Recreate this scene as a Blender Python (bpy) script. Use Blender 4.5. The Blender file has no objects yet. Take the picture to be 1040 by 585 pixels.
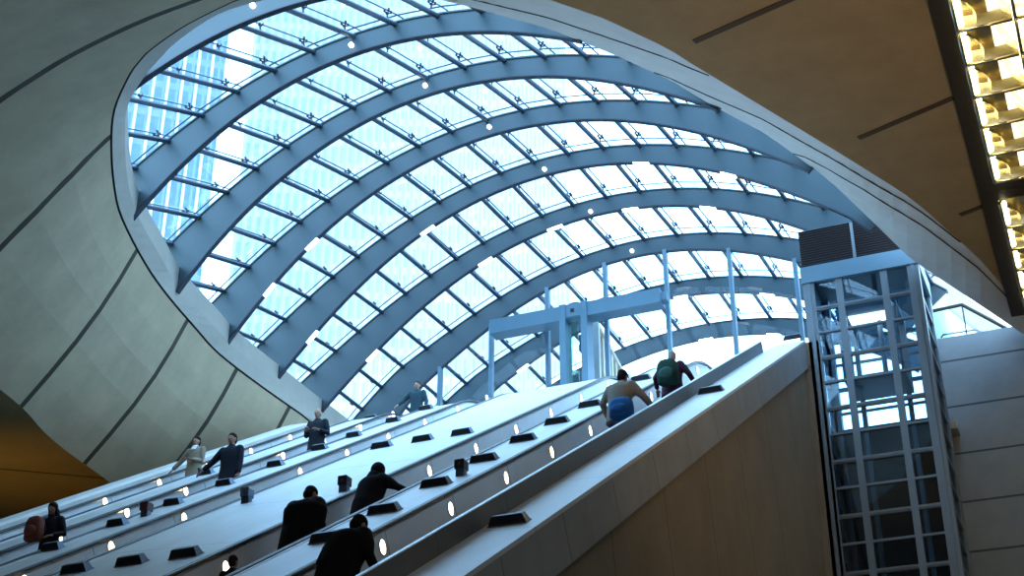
import bpy, math, random
from mathutils import Vector, Matrix
random.seed(7)
C = bpy.context.scene.collection
ZO = 1.6                      # eye height above the lower concourse floor; heights below are measured from the eye
PI = math.pi
# ------------------------------------------------------------------ camera
F, PITCH, YAW = 1480.0, math.radians(27.9), math.radians(22.9)
cam = bpy.data.cameras.new('camera'); co = bpy.data.objects.new('camera', cam); C.objects.link(co)
cam.sensor_width = 36; cam.lens = F/1040*36; cam.clip_end = 2000
co.location = (0, 0, ZO); co.rotation_euler = (PI/2+PITCH, 0, YAW)
bpy.context.scene.camera = co

def ray(x, y):
    a, b, c = x-520, -(y-292.5), F
    up = b*math.cos(PITCH)+c*math.sin(PITCH); fw = c*math.cos(PITCH)-b*math.sin(PITCH)
    return Vector((a*math.cos(YAW)-fw*math.sin(YAW), a*math.sin(YAW)+fw*math.cos(YAW), up))
def onX(x, y, X): r = ray(x, y); return r*(X/r.x)
def onY(x, y, Y): r = ray(x, y); return r*(Y/r.y)
def onZ(x, y, Z): r = ray(x, y); return r*(Z/r.z)

# ------------------------------------------------------------------ materials
def nt(m): m.use_nodes = True; return m.node_tree.nodes, m.node_tree.links
def M(name, col, rough=.6, metal=0, noise=0, nscale=3, bump=0, emit=None, es=0, lines=None, ldark=.35, planes=None, pw=.05, spec=.5, stretch=None, alt=None):
    """procedural surface: base colour with noise mottling, optional joint lines"""
    m = bpy.data.materials.new(name); n, l = nt(m); b = n['Principled BSDF']
    b.inputs['Roughness'].default_value = rough; b.inputs['Metallic'].default_value = metal
    b.inputs['Specular IOR Level'].default_value = spec
    b.inputs['Base Color'].default_value = (*col, 1)
    if emit: b.inputs['Emission Color'].default_value = (*emit, 1); b.inputs['Emission Strength'].default_value = es
    if not (noise or lines or planes or bump): return m
    g = n.new('ShaderNodeNewGeometry')
    pos = g.outputs['Position']
    vec = pos
    if stretch:
        mp = n.new('ShaderNodeMapping'); mp.inputs['Scale'].default_value = stretch; l.new(pos, mp.inputs['Vector']); vec = mp.outputs['Vector']
    t = n.new('ShaderNodeTexNoise'); t.inputs['Scale'].default_value = nscale; t.inputs['Detail'].default_value = 6; t.inputs['Roughness'].default_value = .65
    l.new(vec, t.inputs['Vector'])
    r = n.new('ShaderNodeValToRGB'); r.color_ramp.elements[0].position = .3; r.color_ramp.elements[1].position = .7
    lo = [max(0, c*(1-noise)) for c in col]; hi = [c*(1+noise*.7) for c in (alt or col)]
    r.color_ramp.elements[0].color = (*lo, 1); r.color_ramp.elements[1].color = (*hi, 1)
    l.new(t.outputs['Fac'], r.inputs['Fac']); out = r.outputs['Color']
    def dot(v):
        d = n.new('ShaderNodeVectorMath'); d.operation = 'DOT_PRODUCT'; l.new(pos, d.inputs[0]); d.inputs[1].default_value = v; return d.outputs['Value']
    def ma(op, a, bb=None):
        x = n.new('ShaderNodeMath'); x.operation = op
        for i, q in enumerate((a, bb)):
            if q is None: continue
            if isinstance(q, (int, float)): x.inputs[i].default_value = q
            else: l.new(q, x.inputs[i])
        return x.outputs[0]
    mask = None
    for (v, sp, off, w) in lines or []:
        fr = ma('FRACT', ma('DIVIDE', ma('ADD', dot(v), off+1000*sp), sp))
        k = ma('LESS_THAN', fr, w/sp); mask = k if mask is None else ma('MAXIMUM', mask, k)
    for (v, val) in planes or []:
        k = ma('LESS_THAN', ma('ABSOLUTE', ma('SUBTRACT', dot(v), val)), pw); mask = k if mask is None else ma('MAXIMUM', mask, k)
    if mask is not None:
        mx = n.new('ShaderNodeMix'); mx.data_type = 'RGBA'
        l.new(mask, mx.inputs['Factor']); l.new(out, mx.inputs[6]); mx.inputs[7].default_value = (*[c*ldark for c in col], 1); out = mx.outputs[2]
    l.new(out, b.inputs['Base Color'])
    if bump:
        bp = n.new('ShaderNodeBump'); bp.inputs['Strength'].default_value = bump; bp.inputs['Distance'].default_value = .03
        l.new(t.outputs['Fac'], bp.inputs['Height']); l.new(bp.outputs['Normal'], b.inputs['Normal'])
    return m
def glass_mat(name, tint, gloss=.08, rough=.02):
    m = bpy.data.materials.new(name); n, l = nt(m); n.clear()
    o = n.new('ShaderNodeOutputMaterial'); t = n.new('ShaderNodeBsdfTransparent'); t.inputs[0].default_value = (*tint, 1)
    gl = n.new('ShaderNodeBsdfGlossy'); gl.inputs['Roughness'].default_value = rough
    fr = n.new('ShaderNodeLayerWeight'); fr.inputs['Blend'].default_value = .25
    mu = n.new('ShaderNodeMath'); mu.operation = 'MULTIPLY_ADD'; mu.inputs[1].default_value = .3; mu.inputs[2].default_value = gloss; l.new(fr.outputs['Fresnel'], mu.inputs[0])
    mx = n.new('ShaderNodeMixShader'); l.new(mu.outputs[0], mx.inputs[0]); l.new(t.outputs[0], mx.inputs[1]); l.new(gl.outputs[0], mx.inputs[2]); l.new(mx.outputs[0], o.inputs[0])
    return m

DV = (0, math.cos(PI/6), .5); NV = (0, -.5, math.cos(PI/6))
JY = [(Vector((0, 1, 0)), y) for y in (13.4, 16.75, 20.15, 24.4, 28.0, 31.1, 34.0)]
mt = {}
mt['shell'] = M('shell_concrete', (.57, .46, .31), .85, noise=.16, nscale=.9, bump=.25, planes=JY, pw=.085, ldark=.12)
mt['lip'] = M('lip_concrete', (.46, .42, .36), .8, noise=.08, nscale=1.5, bump=.1)
mt['band'] = M('band_concrete', (.74, .69, .62), .75, noise=.08, nscale=1.5, bump=.05)
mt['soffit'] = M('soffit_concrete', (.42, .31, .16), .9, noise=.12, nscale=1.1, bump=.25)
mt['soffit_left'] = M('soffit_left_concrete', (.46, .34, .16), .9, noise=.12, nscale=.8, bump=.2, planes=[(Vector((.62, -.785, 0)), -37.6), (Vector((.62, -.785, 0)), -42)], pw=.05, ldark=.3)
mt['wall'] = M('wall_concrete', (.24, .27, .30), .85, noise=.12, nscale=1.2, bump=.2, lines=[(Vector((0, 0, 1)), 1.36, .35, .06)], ldark=.3)
mt['plain'] = M('plain_concrete', (.40, .40, .38), .85, noise=.1, nscale=1.2, bump=.2)
mt['side'] = M('side_wall_concrete', (.215, .175, .125), .85, noise=.14, nscale=.8, bump=.2, lines=[(Vector((0, 1, .24)), 3.1, .6, .04)], ldark=.55)
mt['floor'] = M('floor_stone', (.30, .30, .30), .5, noise=.1, nscale=2, lines=[(Vector((1, 0, 0)), 1.2, 0, .02), (Vector((0, 1, 0)), 1.2, 0, .02)])
mt['deck'] = M('deck_steel', (.68, .71, .73), .42, metal=.35, noise=.09, nscale=.9, lines=[(Vector(DV)+Vector((.22, 0, 0)), 3.3, .4, .03)], ldark=.62, stretch=(3, .6, .6))
mt['panel'] = M('balustrade_steel', (.80, .84, .88), .30, metal=.1, noise=.06, nscale=1.3, lines=[(Vector(DV), 2.37, .9, .025)], ldark=.5)
mt['upstand'] = M('upstand_steel', (.075, .085, .10), .5, metal=.4, noise=.08, nscale=1.5, lines=[(Vector(DV), 2.4, .3, .025)], ldark=.5)
mt['fascia'] = M('fascia_panel', (.29, .30, .315), .6, metal=.1, noise=.14, nscale=1.2, lines=[(Vector(DV), 2.35, .2, .03)], ldark=.45)
mt['parapet'] = M('parapet_concrete', (.62, .62, .60), .6, noise=.08, nscale=1.2)
mt['rubber'] = M('handrail_rubber', (.012, .016, .03), .35)
mt['trim'] = M('bright_trim', (.62, .68, .74), .3, metal=.8)
mt['step'] = M('step_metal', (.12, .13, .14), .45, metal=.6, noise=.1, nscale=8, lines=[(Vector((1, 0, 0)), .03, 0, .012)], ldark=.3)
mt['rib'] = M('rib_paint', (.036, .068, .090), .5, noise=.05, nscale=1.5)
mt['flange'] = M('flange_shade', (.012, .02, .045), .5)  # arch underside darker than the web, its shade put into the colour
mt['purlin'] = M('purlin_paint', (.035, .06, .10), .45)
mt['fitting'] = M('fitting_steel', (.012, .02, .04), .4, metal=.5)
mt['joint'] = M('joint_gasket', (.10, .16, .22), .6)
mt['glass'] = glass_mat('canopy_glass', (.93, .98, 1.0), .02)
mt['liftglass'] = glass_mat('lift_glass', (.62, .78, .88), .05)
mt['greenglass'] = glass_mat('green_glass', (.76, .94, .88), .10)
mt['frame'] = M('pale_frame_paint', (.12, .22, .30), .45, noise=.05, nscale=2)
mt['portal'] = M('portal_paint', (.10, .20, .28), .45, noise=.05, nscale=2)
mt['liftframe'] = M('lift_steel', (.17, .205, .24), .45, metal=.3, noise=.06, nscale=2)
mt['louvre'] = M('louvre_dark', (.035, .03, .035), .5)
mt['dark'] = M('dark_void', (.018, .018, .02), .8)
mt['black'] = M('fitting_black', (.015, .016, .02), .45)
mt['fitside'] = M('fitting_grey_steel', (.10, .15, .22), .4, metal=.4)
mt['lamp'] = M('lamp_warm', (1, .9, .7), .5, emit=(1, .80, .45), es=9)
mt['glow_w'] = M('glow_white', (1, 1, 1), .5, emit=(.92, .97, 1), es=6)
mt['tube'] = M('lamp_tube', (1, 1, .9), .5, emit=(1, .90, .62), es=9)
mt['brass'] = M('reflector_gold', (.76, .69, .44), .25, metal=1, noise=.05, nscale=9)
mt['tray'] = M('lamp_tray', (.9, .85, .7), .5, emit=(1, .88, .58), es=1.8)
mt['bronze'] = M('frame_bronze', (.045, .035, .022), .55)
mt['slot'] = M('slot_bronze', (.085, .062, .035), .7)
mt['wood'] = M('slat_warm', (.52, .45, .36), .6, noise=.1, nscale=5)
mt['greypanel'] = M('grey_panel', (.42, .44, .44), .5, noise=.05, nscale=3)
mt['red'] = M('button_red', (.16, .03, .025), .5)

# ------------------------------------------------------------------ mesh helpers
class MB:
    def __init__(s): s.v = []; s.f = []; s.m = []; s.cm = 0
    def add(s, vs, fs):
        o = len(s.v); s.v += [Vector(p) for p in vs]
        for f in fs: s.f.append([i+o for i in f]); s.m.append(s.cm)
        return s
    def box(s, a, b):
        x0, y0, z0 = a; x1, y1, z1 = b
        return s.add([(x0,y0,z0),(x1,y0,z0),(x1,y1,z0),(x0,y1,z0),(x0,y0,z1),(x1,y0,z1),(x1,y1,z1),(x0,y1,z1)],
                     [(3,2,1,0),(4,5,6,7),(0,1,5,4),(1,2,6,5),(2,3,7,6),(3,0,4,7)])
    def obox(s, c, ax, h):
        c = Vector(c); a = [Vector(k) for k in ax]; vs = []
        for z in (-1, 1):
            for (x, y) in ((-1,-1),(1,-1),(1,1),(-1,1)): vs.append(c+a[0]*x*h[0]+a[1]*y*h[1]+a[2]*z*h[2])
        return s.add(vs, [(3,2,1,0),(4,5,6,7),(0,1,5,4),(1,2,6,5),(2,3,7,6),(3,0,4,7)])
    def bar(s, p, q, w, h, up=(0,0,1)):
        p, q = Vector(p), Vector(q); t = (q-p); L = t.length; t.normalize(); x = t.cross(Vector(up)).normalized(); u = x.cross(t)
        return s.obox((p+q)/2, (x, t, u), (w/2, L/2, h/2))
    def loft(s, rings, closed=True, caps=True):
        n = len(rings[0]); vs = [p for r in rings for p in r]; fs = []
        for i in range(len(rings)-1):
            for j in range(n if closed else n-1):
                k = (j+1) % n; fs.append((i*n+j, i*n+k, (i+1)*n+k, (i+1)*n+j))
        if caps and closed: fs.append(tuple(range(n-1,-1,-1))); fs.append(tuple((len(rings)-1)*n+j for j in range(n)))
        return s.add(vs, fs)
    def tube(s, pts, r, n=8, r2=None):
        """round (or oval) tube; r is a number or one per point"""
        pts = [Vector(p) for p in pts]; rs = r if isinstance(r, (list, tuple)) else [r]*len(pts); rings = []
        up = Vector((0, 0, 1)); pu = None
        for i, p in enumerate(pts):
            t = (pts[min(i+1, len(pts)-1)]-pts[max(i-1, 0)]).normalized()
            if pu is None: pu = t.cross(up if abs(t.z) < .9 else Vector((1, 0, 0))).normalized()
            pu = (pu-t*pu.dot(t)).normalized(); w = t.cross(pu); rr = rs[i]
            ra, rb = rr if isinstance(rr, (list, tuple)) else (rr, rr)
            rings.append([p+pu*math.cos(2*PI*k/n)*ra+w*math.sin(2*PI*k/n)*rb for k in range(n)])
        return s.loft(rings)
    def ell(s, c, r, n=14, rot=None):
        c = Vector(c); rings = []; m = n//2
        for i in range(1, m):
            a = PI*i/m; rings.append([Vector((r[0]*math.sin(a)*math.cos(2*PI*k/n), r[1]*math.sin(a)*math.sin(2*PI*k/n), -r[2]*math.cos(a))) for k in range(n)])
        vs = [Vector((0,0,-r[2]))]+[p for q in rings for p in q]+[Vector((0,0,r[2]))]
        fs = [(0, 1+(k+1)%n, 1+k) for k in range(n)]
        for i in range(m-2):
            for k in range(n): fs.append((1+i*n+k, 1+i*n+(k+1)%n, 1+(i+1)*n+(k+1)%n, 1+(i+1)*n+k))
        L = len(vs)-1; b = 1+(m-2)*n
        fs += [(L, b+k, b+(k+1)%n) for k in range(n)]
        if rot is not None: vs = [rot@p for p in vs]
        return s.add([c+p for p in vs], fs)
    def build(s, name, mat, parent=None, local=False, smooth=False, origin=None):
        me = bpy.data.meshes.new(name)
        off = Vector((0,0,0)) if local else Vector((0,0,ZO))
        if parent is not None and not local: off = off-parent.location
        elif origin is not None: off = off-Vector(origin)-Vector((0,0,ZO))
        me.from_pydata([tuple(p+off) for p in s.v], [], s.f); me.update()
        for k in (mat if isinstance(mat, list) else [mat]): me.materials.append(k)
        for p, k in zip(me.polygons, s.m): p.material_index = k; p.use_smooth = smooth
        o = bpy.data.objects.new(name, me); C.objects.link(o)
        if parent is not None: o.parent = parent
        elif origin is not None: o.location = Vector(origin)+Vector((0,0,ZO))
        return o
def struct(o): o['kind'] = 'structure'; return o
def tag(o, label, cat, group=None):
    o['label'] = label; o['category'] = cat
    if group: o['group'] = group
    return o
def thing(name, label, cat, loc, group=None):
    o = bpy.data.objects.new(name, None); C.objects.link(o); o.location = Vector(loc)+Vector((0,0,ZO)); o.empty_display_size = .2
    return tag(o, label, cat, group)
def copy_tree(o, parent=None):
    c = o.copy(); C.objects.link(c); c.parent = parent
    for ch in o.children: copy_tree(ch, c)
    return c
ORD = ['first','second','third','fourth','fifth','sixth','seventh','eighth','ninth','tenth','eleventh','twelfth','thirteenth','fourteenth']

# ------------------------------------------------------------------ the sloping escalator bank: cross-section X against height h above the deck plane
H = 2.8; HC = H*math.cos(PI/6)
def zs(Y): return (Y-1.4)*math.tan(PI/6)-HC      # height of the deck plane above the eye at distance Y
ZT = 16.1; ZB = -.7                              # level decks at the head and the foot
YK = (ZT+HC)/math.tan(PI/6)+1.4; YB = (ZB+HC)/math.tan(PI/6)+1.4
def path(y0=2.0, y1=36.4, straight=False):
    """list of (point, normal) along the deck line in the YZ plane"""
    out = []
    if straight: return [(Vector((0, y, zs(y))), Vector(NV)) for y in (y0, y1)]
    R = 5.0; tl = R*math.tan(PI/12)
    out.append((Vector((0, y0, ZB)), Vector((0, 0, 1))))
    for k in range(9):
        a = PI/6*k/8; cy = YB-tl; cz = ZB+R
        out.append((Vector((0, cy+R*math.sin(a), cz-R*math.cos(a))), Vector((0, -math.sin(a), math.cos(a)))))
    for k in range(1, 6):
        y = YB+tl+(YK-YB-2*tl)*k/6; out.append((Vector((0, y, zs(y))), Vector(NV)))
    for k in range(9):
        a = PI/6*(1-k/8); cy = YK+tl; cz = ZT-R
        out.append((Vector((0, cy-R*math.sin(a), cz+R*math.cos(a))), Vector((0, -math.sin(a), math.cos(a)))))
    out.append((Vector((0, y1, ZT)), Vector((0, 0, 1))))
    return out
def sweep(mb, prof, pth):
    return mb.loft([[p+Vector((X, 0, 0))+n*h for X, h in prof] for p, n in pth])
def at_s(X, s, h=0):                              # point at distance s along the slope
    return Vector((X, 0, 0))+Vector(DV)*s+Vector(NV)*(h-H)
PTH = path()
# channel edges (right edge, left edge)
CH = [(-7.36, -8.74), (-9.86, -11.14), (-14.03, -15.18), (-16.24, -17.53), (-18.68, -19.94)]
DROP = [.90, 1.05, .95, .84, .82]

# decks between the escalators
deck_specs = [('narrow pale steel deck strip with black uplighters between the two nearest escalators', CH[0][1], CH[1][0]),
              ('broad pale steel deck strip in the middle of the escalator bank', CH[1][1], CH[2][0]),
              ('narrow pale steel deck strip left of the broad middle deck', CH[2][1], CH[3][0]),
              ('narrow pale steel deck strip beside the far left escalator', CH[3][1], CH[4][0])]
for lab, xa, xb in deck_specs:
    t = thing('escalator_deck', lab, 'deck', ((xa+xb)/2, 2.0, -ZO), 'deck strips between the escalators')
    mb = MB(); sweep(mb, [(xb+.06, 0), (xa-.06, 0), (xa-.06, -.10), (xb+.06, -.10)], PTH); mb.build('deck_plate', mt['deck'], t)
    mb = MB(); sweep(mb, [(xb+.03, -.10), (xa-.03, -.10), (xa-.03, -1.5), (xb+.03, -1.5)], PTH); mb.build('deck_core', mt['dark'], t)
    for x, sg in ((xa, -1), (xb, 1)):
        mb = MB(); sweep(mb, [(x+sg*.11, .012), (x+sg*.07, .012), (x+sg*.07, -.05), (x+sg*.11, -.05)] if sg < 0 else [(x+.07, .012), (x+.11, .012), (x+.11, -.05), (x+.07, -.05)], PTH)
        mb.build('edge_trim', mt['trim'], t)

def glow_disc(parent, X, s, h, face, r=.10):
    """glowing disc in a steel ring let into a balustrade; face = +1 looks to +X"""
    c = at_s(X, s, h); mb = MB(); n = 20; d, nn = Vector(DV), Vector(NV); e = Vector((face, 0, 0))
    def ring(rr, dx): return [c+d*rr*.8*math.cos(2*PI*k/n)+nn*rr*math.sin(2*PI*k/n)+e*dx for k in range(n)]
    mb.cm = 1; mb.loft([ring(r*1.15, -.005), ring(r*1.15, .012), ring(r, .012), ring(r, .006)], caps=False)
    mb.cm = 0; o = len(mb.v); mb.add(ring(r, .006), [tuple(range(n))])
    mb.build('glow_disc', [mt['lamp'], mt['trim']], parent)
esc_labels = ['nearest escalator, beside the broad right-hand parapet', 'second escalator from the right, with the broad black-coated figure on it',
              'middle escalator, just left of the broad deck', 'second escalator from the left, carrying the man in the dark suit', 'far left escalator, along the pale rounded parapet']
for i, (xr, xl) in enumerate(CH):
    t = thing('escalator', esc_labels[i], 'escalator', ((xr+xl)/2, 2.0, -ZO), 'bank of rising escalators')
    for x, sg in ((xr, -1), (xl, 1)):
        mb = MB(); a = [(x, -.06), (x-sg*.03, -.06), (x-sg*.03, -1.15), (x, -1.15)]
        sweep(mb, a if sg > 0 else a[::-1], PTH); pn = mb.build('balustrade_panel', mt['panel'], t)
        mb = MB(); cx = x-sg*.005
        sweep(mb, [(cx+.045, .0), (cx+.04, .026), (cx+.02, .036), (cx-.02, .036), (cx-.04, .026), (cx-.045, .0), (cx-.03, -.02), (cx+.03, -.02)], PTH)
        hr = mb.build('handrail', mt['rubber'], t, smooth=False)
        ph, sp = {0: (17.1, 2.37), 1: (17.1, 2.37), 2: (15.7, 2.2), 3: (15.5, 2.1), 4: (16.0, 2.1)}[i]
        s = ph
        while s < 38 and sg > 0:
            glow_disc(t, x, s, H-(1.082, 1.082, 1.058, 1.03, 1.035)[i]*H, sg); s += sp  # on the two left escalators these discs stand in for lamp reflections
    # steps: treads rising 0.2 m every 0.346 m
    mb = MB(); x0, x1 = xl+.06, xr-.06; y = YB+1; zz = None
    prof = []
    k = 0
    y0 = 6.0
    while y0+.3464*k < YK-.2:
        y = y0+.3464*k; z = zs(y)-DROP[i]; prof += [(y, z-.2), (y, z)]; k += 1
    prof.append((YK+.2, prof[-1][1]))
    n = len(prof); mb.add([(x0, a, b) for a, b in prof]+[(x1, a, b) for a, b in prof], [(j, n+j, n+j+1, j+1) for j in range(n-1)])
    mb.build('step_run', mt['step'], t)
def tread(i, y):
    """centre y and top z of the step nearest to y on escalator i"""
    k = math.floor((y-6.0)/.3464); yk = 6.0+.3464*k
    return yk+.19, zs(yk)-DROP[i]

# right-hand parapet: broad sloping deck, dark upstand, outer fascia
XO, XU = -6.44, -7.30; hd = -.06*H
t = thing('escalator_parapet', 'broad right-hand parapet with pale sloping top running up to the lift', 'parapet', (-6.9, 5, -ZO))
sp_ = path(5.2, 35.3, True)
mb = MB(); sweep(mb, [(XU, hd), (XO, hd), (XO, hd-.06), (XU, hd-.06)], sp_); mb.build('deck_plate', mt['deck'], t)
mb = MB(); sweep(mb, [(XO-.003, hd-.06), (XO-.003, hd-.72), (XO-.06, hd-.72), (XO-.06, hd-.06)][::-1], sp_); mb.build('fascia', mt['fascia'], t)
mb = MB(); sweep(mb, [(XO-.06, hd-.08), (XO-.06, hd-.72), (XU, hd-.72), (XU, hd-.08)][::-1], sp_); mb.build('core', mt['dark'], t)
mb = MB(); hu = H*(1-.963)
pts = [(p, n) for p, n in path(5.2, 34.0, True)]
sweep(mb, [(XU-.05, hu), (XU, hu), (XU, hd-.3), (XU-.05, hd-.3)], pts); mb.build('upstand', mt['upstand'], t)
mb = MB(); sweep(mb, [(XU-.055, hu+.015), (XU+.005, hu+.015), (XU+.005, hu), (XU-.055, hu)], pts); mb.build('upstand_cap', mt['trim'], t)
# left parapet: pale, rounded top
t = thing('escalator_parapet', 'pale rounded left-hand parapet below the concrete shell', 'parapet', (-20.6, 2, -ZO))
xa, xb = -20.06, -21.35
prof = []
for k in range(13):
    a = PI*.5*k/12; prof.append((xb+.55-.55*math.sin(a) if False else xa-.30-.99*math.sin(a), .02-.50*(1-math.cos(a)) + .16))
prof = [(xa, -.06), (xa, .10), (xa-.05, .16)]+prof[1:]+[(xa-1.29, -3.5), (xa-.8, -3.5)]
mb = MB(); sweep(mb, prof[::-1], path(2.0, 40)); mb.build('parapet_body', mt['parapet'], t, smooth=False)

# side wall under the nearest escalator
mb = MB(); xw = -6.53
ys = [4.4, 35.4]
mb.add([(xw, 4.4, -ZO), (xw, 35.5, -ZO), (xw, 35.5, zs(35.5)-.7), (xw, 4.4, zs(4.4)-.7+.3)], [(0, 1, 2, 3)])
mb.add([(xw, 35.45, -ZO), (-6.1, 35.45, -ZO), (-6.1, 35.45, zs(35.5)-.3), (xw, 35.45, zs(35.5)-.3)], [(0, 1, 2, 3)])
struct(mb.build('wall_side', mt['side']))

# ------------------------------------------------------------------ uplighters and signs on the decks
def uplighter(X, s, h0, label, group, w=.245):
    base = at_s(X, s, h0); t = thing('uplighter', label, 'uplighter', base, group)
    d, n = Vector(DV), Vector(NV); ex = Vector((1, 0, 0))
    def quad(hw, l0, l1, hh): return [ex*(-hw)+d*l0+n*hh, ex*hw+d*l0+n*hh, ex*hw+d*l1+n*hh, ex*(-hw)+d*l1+n*hh]
    mb = MB(); a, b = quad(w, 0, .17, .012), quad(w*.80, .035, .15, .125)
    mb.add(a+b, [(0,1,5,4), (3,2,1,0)]); mb.cm = 1; mb.add(a+b, [(1,2,6,5), (2,3,7,6), (3,0,4,7), (4,5,6,7)])
    mb.build('housing', [mt['black'], mt['fitside']], t, local=True)
    mb = MB(); mb.add(quad(w*1.04, -.012, .182, 0)+quad(w*1.04, -.012, .182, .014), [(3,2,1,0),(4,5,6,7),(0,1,5,4),(1,2,6,5),(2,3,7,6),(3,0,4,7)]); mb.build('base_plate', mt['fitside'], t, local=True)
    return t
g = 'uplighters on the narrow deck by the nearest escalator'
for k, (X, s) in enumerate([(-9.33, 16.7), (-9.33, 18.45), (-9.35, 20.39), (-9.36, 22.5), (-9.37, 24.52), (-9.4, 26.6), (-9.42, 28.9), (-9.45, 30.96), (-9.45, 33.2)]):
    uplighter(X, s, 0, 'black wedge uplighter, %s up the narrow deck beside the nearest escalator' % ORD[k], g)
g = 'uplighters across the broad middle deck'
for row, s, h in (('near its foot', 17.05, 0), ('halfway up', 27.4, 0), ('at the head', 37.15, -.25)):
    for k, X in enumerate((-13.6, -12.65, -11.75)):
        uplighter(X, s, h, 'black uplighter, %s of three across the broad deck %s' % (['left', 'middle', 'right'][k], row), g, .23)
g = 'uplighters on the narrow deck left of the broad one'
for k, (X, s) in enumerate([(-16.0, 17.8), (-16.0, 19.6), (-16.0, 21.4), (-15.98, 23.15), (-16.0, 25.03), (-16.0, 27.1), (-16.0, 29.14), (-16.0, 30.9), (-16.02, 33.2), (-16.02, 35.3)][1:]):
    uplighter(X, s, 0, 'black wedge uplighter, %s up the narrow deck left of the broad one' % ORD[k], g, .19)
uplighter(-18.15, 27.75, 0, 'black wedge uplighter on the far left deck beside the man in the tan coat', 'uplighters on the far left deck', .18)
uplighter(-18.2, 36.4, -.1, 'black wedge uplighter at the head of the far left deck', 'uplighters on the far left deck', .18)
for k, s in enumerate((17.1, 29.4, 40.2)):
    uplighter(-6.95, s, hd, ['large black wedge uplighter low on the right-hand parapet', 'black wedge uplighter halfway up the right-hand parapet', 'small black wedge uplighter at the head of the right-hand parapet'][k], 'uplighters on the right-hand parapet', .265)
def sign_post(X, s, label, head, hw=.085):
    b = at_s(X, s); t = thing('stop_button_post', label, 'emergency stop post', b, 'emergency stop posts on the decks')
    mb = MB(); mb.loft([[Vector((x*.075, y*.055, z)) for x, y in ((-1,-1),(1,-1),(1,1),(-1,1))] for z in (-.06, .11)]); mb.build('pedestal', mt['fitside'], t, local=True)
    mb = MB(); mb.loft([[Vector((x*hw*sx, y*.09, z)) for x, y in ((-1,-1),(1,-1),(1,1),(-1,1))] for z, sx in ((.09, .9), (.105, 1), (.235, 1), (.25, .9))]); hd_ = mb.build('head_box', head, t, local=True)
    mb = MB(); mb.tube([(0, -.085, .17), (0, -.105, .17)], .025, 12); mb.build('button', mt['red'], hd_, local=True)
sign_post(-9.22, 21.2, 'small dark emergency stop post beside an uplighter on the narrow deck', mt['black'])
sign_post(-11.45, 21.45, 'small dark post at the edge of the broad deck by the broad black-coated figure', mt['black'])
sign_post(-13.6, 21.9, 'small grey post at the left edge of the broad deck', mt['fitside'])
sign_post(-15.9, 22.2, 'small reddish-brown post on the narrow deck left of the broad one', M('post_brown', (.10, .035, .03), .5))

# ------------------------------------------------------------------ opening in the ceiling: lip, funnel shell, soffits
def interp(tab, x):
    for (a, b), (c, d) in zip(tab, tab[1:]):
        if x <= c or (c, d) == tab[-1]: return b+(d-b)*(x-a)/(c-a)
inner_px = [(448,0),(480,7.7),(557,29),(624,55.8),(680,81),(723,107),(778,136),(841,182),(881,220),(926,264),(940,273),(1000,313),(1040,340)]
inner_z = [(448,18.4),(508,19),(609,19.3),(778,19.25),(841,19.1),(881,18.9),(926,18.5),(1000,17.7),(1040,17.5)]
outer_px = [(448,-45),(480,-30),(520,-14),(559,0),(614,19),(680,50),(694.6,60),(774,108),(852,155),(919,197),(939,213),(993,261),(1040,315)]
left_px = [(320,418),(279,386),(240,355),(218,331.5),(182,293),(164,262),(140,219),(130,185),(127,145),(129,110),(145,80),(162,60),(180,42),(222,14),(268,0)]
groove_px = [(306,421),(262,390),(222,359),(200,335),(170,300),(147,267),(124,222),(116,190),(113,148),(116,112),(130,79),(141,63),(155,49),(190,25),(236,2)]
def catmull(P, m=4):
    out = []
    for i in range(len(P)-1):
        a, b, c, d = P[max(i-1, 0)], P[i], P[i+1], P[min(i+2, len(P)-1)]
        for k in range(m):
            t = k/m; out.append(.5*((2*b)+(c-a)*t+(2*a-5*b+4*c-d)*t*t+(3*b-a-3*c+d)*t**3))
    return out+[P[-1]]
I = []; G = []; O = []
# left end runs on beyond the frame
I.append(Vector((-21.6, 42, 17.5))); G.append(Vector((-22.0, 42, 17.0))); O.append(Vector((-24.2, 42, 13.45)))
for a, b in zip(left_px, groove_px):
    p = onZ(*a, 17.5); I.append(p); G.append(onZ(*b, 17.05))
I = I[:1]+catmull(I[1:]); G = G[:1]+catmull(G[1:])
nL = len(I)
ctr = Vector((-12.6, 34, 0))
for k in range(1, nL):
    p = I[k]; a = I[k-1]; b = I[min(k+1, nL-1)]; tg = (b-a).normalized(); nn = Vector((-tg.y, tg.x, 0)).normalized()
    if nn.dot(p-ctr) < 0: nn = -nn
    O.append(Vector((p.x, p.y, 13.45))+nn*(2.75+4.4*max(0, (26-p.y)/8.2)**2.2))
# apex out of the frame, then the right side
ap = [(-11.8, 18.1, 17.8), (-11.0, 18.9, 18.1)]
for k, p in enumerate(ap):
    I.append(Vector(p)); f = (k+1)/3; G.append(Vector((p[0]+.25, p[1]-.3, p[2]-.25))); O.append(Vector((-11.6+k*1.4, 10.6+k*4.2, 13.45+4.05*f)))
xs_ = [448+ (1040-448)*k/40 for k in range(41)]
for x in xs_:
    p = onZ(x, interp(inner_px, x), interp(inner_z, x)); q = onZ(x, interp(outer_px, x), 17.5)
    I.append(p); G.append(p*.97+q*.03); O.append(q)
I.append(Vector((-.5, 39.2, 17.5))); G.append(Vector((-.45, 39, 17.5))); O.append(Vector((-.3, 38.5, 17.5)))
nT = len(I)
def strip(mb, A, B, k0, k1):
    for k in range(k0, k1):
        mb.add([A[k], B[k], B[k+1], A[k+1]], [(0, 1, 2, 3)])
def shrink(A, B, f): return [a+(b-a)*f for a, b in zip(A, B)]
nR = nL+3
mb = MB(); strip(mb, I, [g-(o-g).normalized()*.028 for g, o in zip(G, O)], 0, nR)
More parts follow.
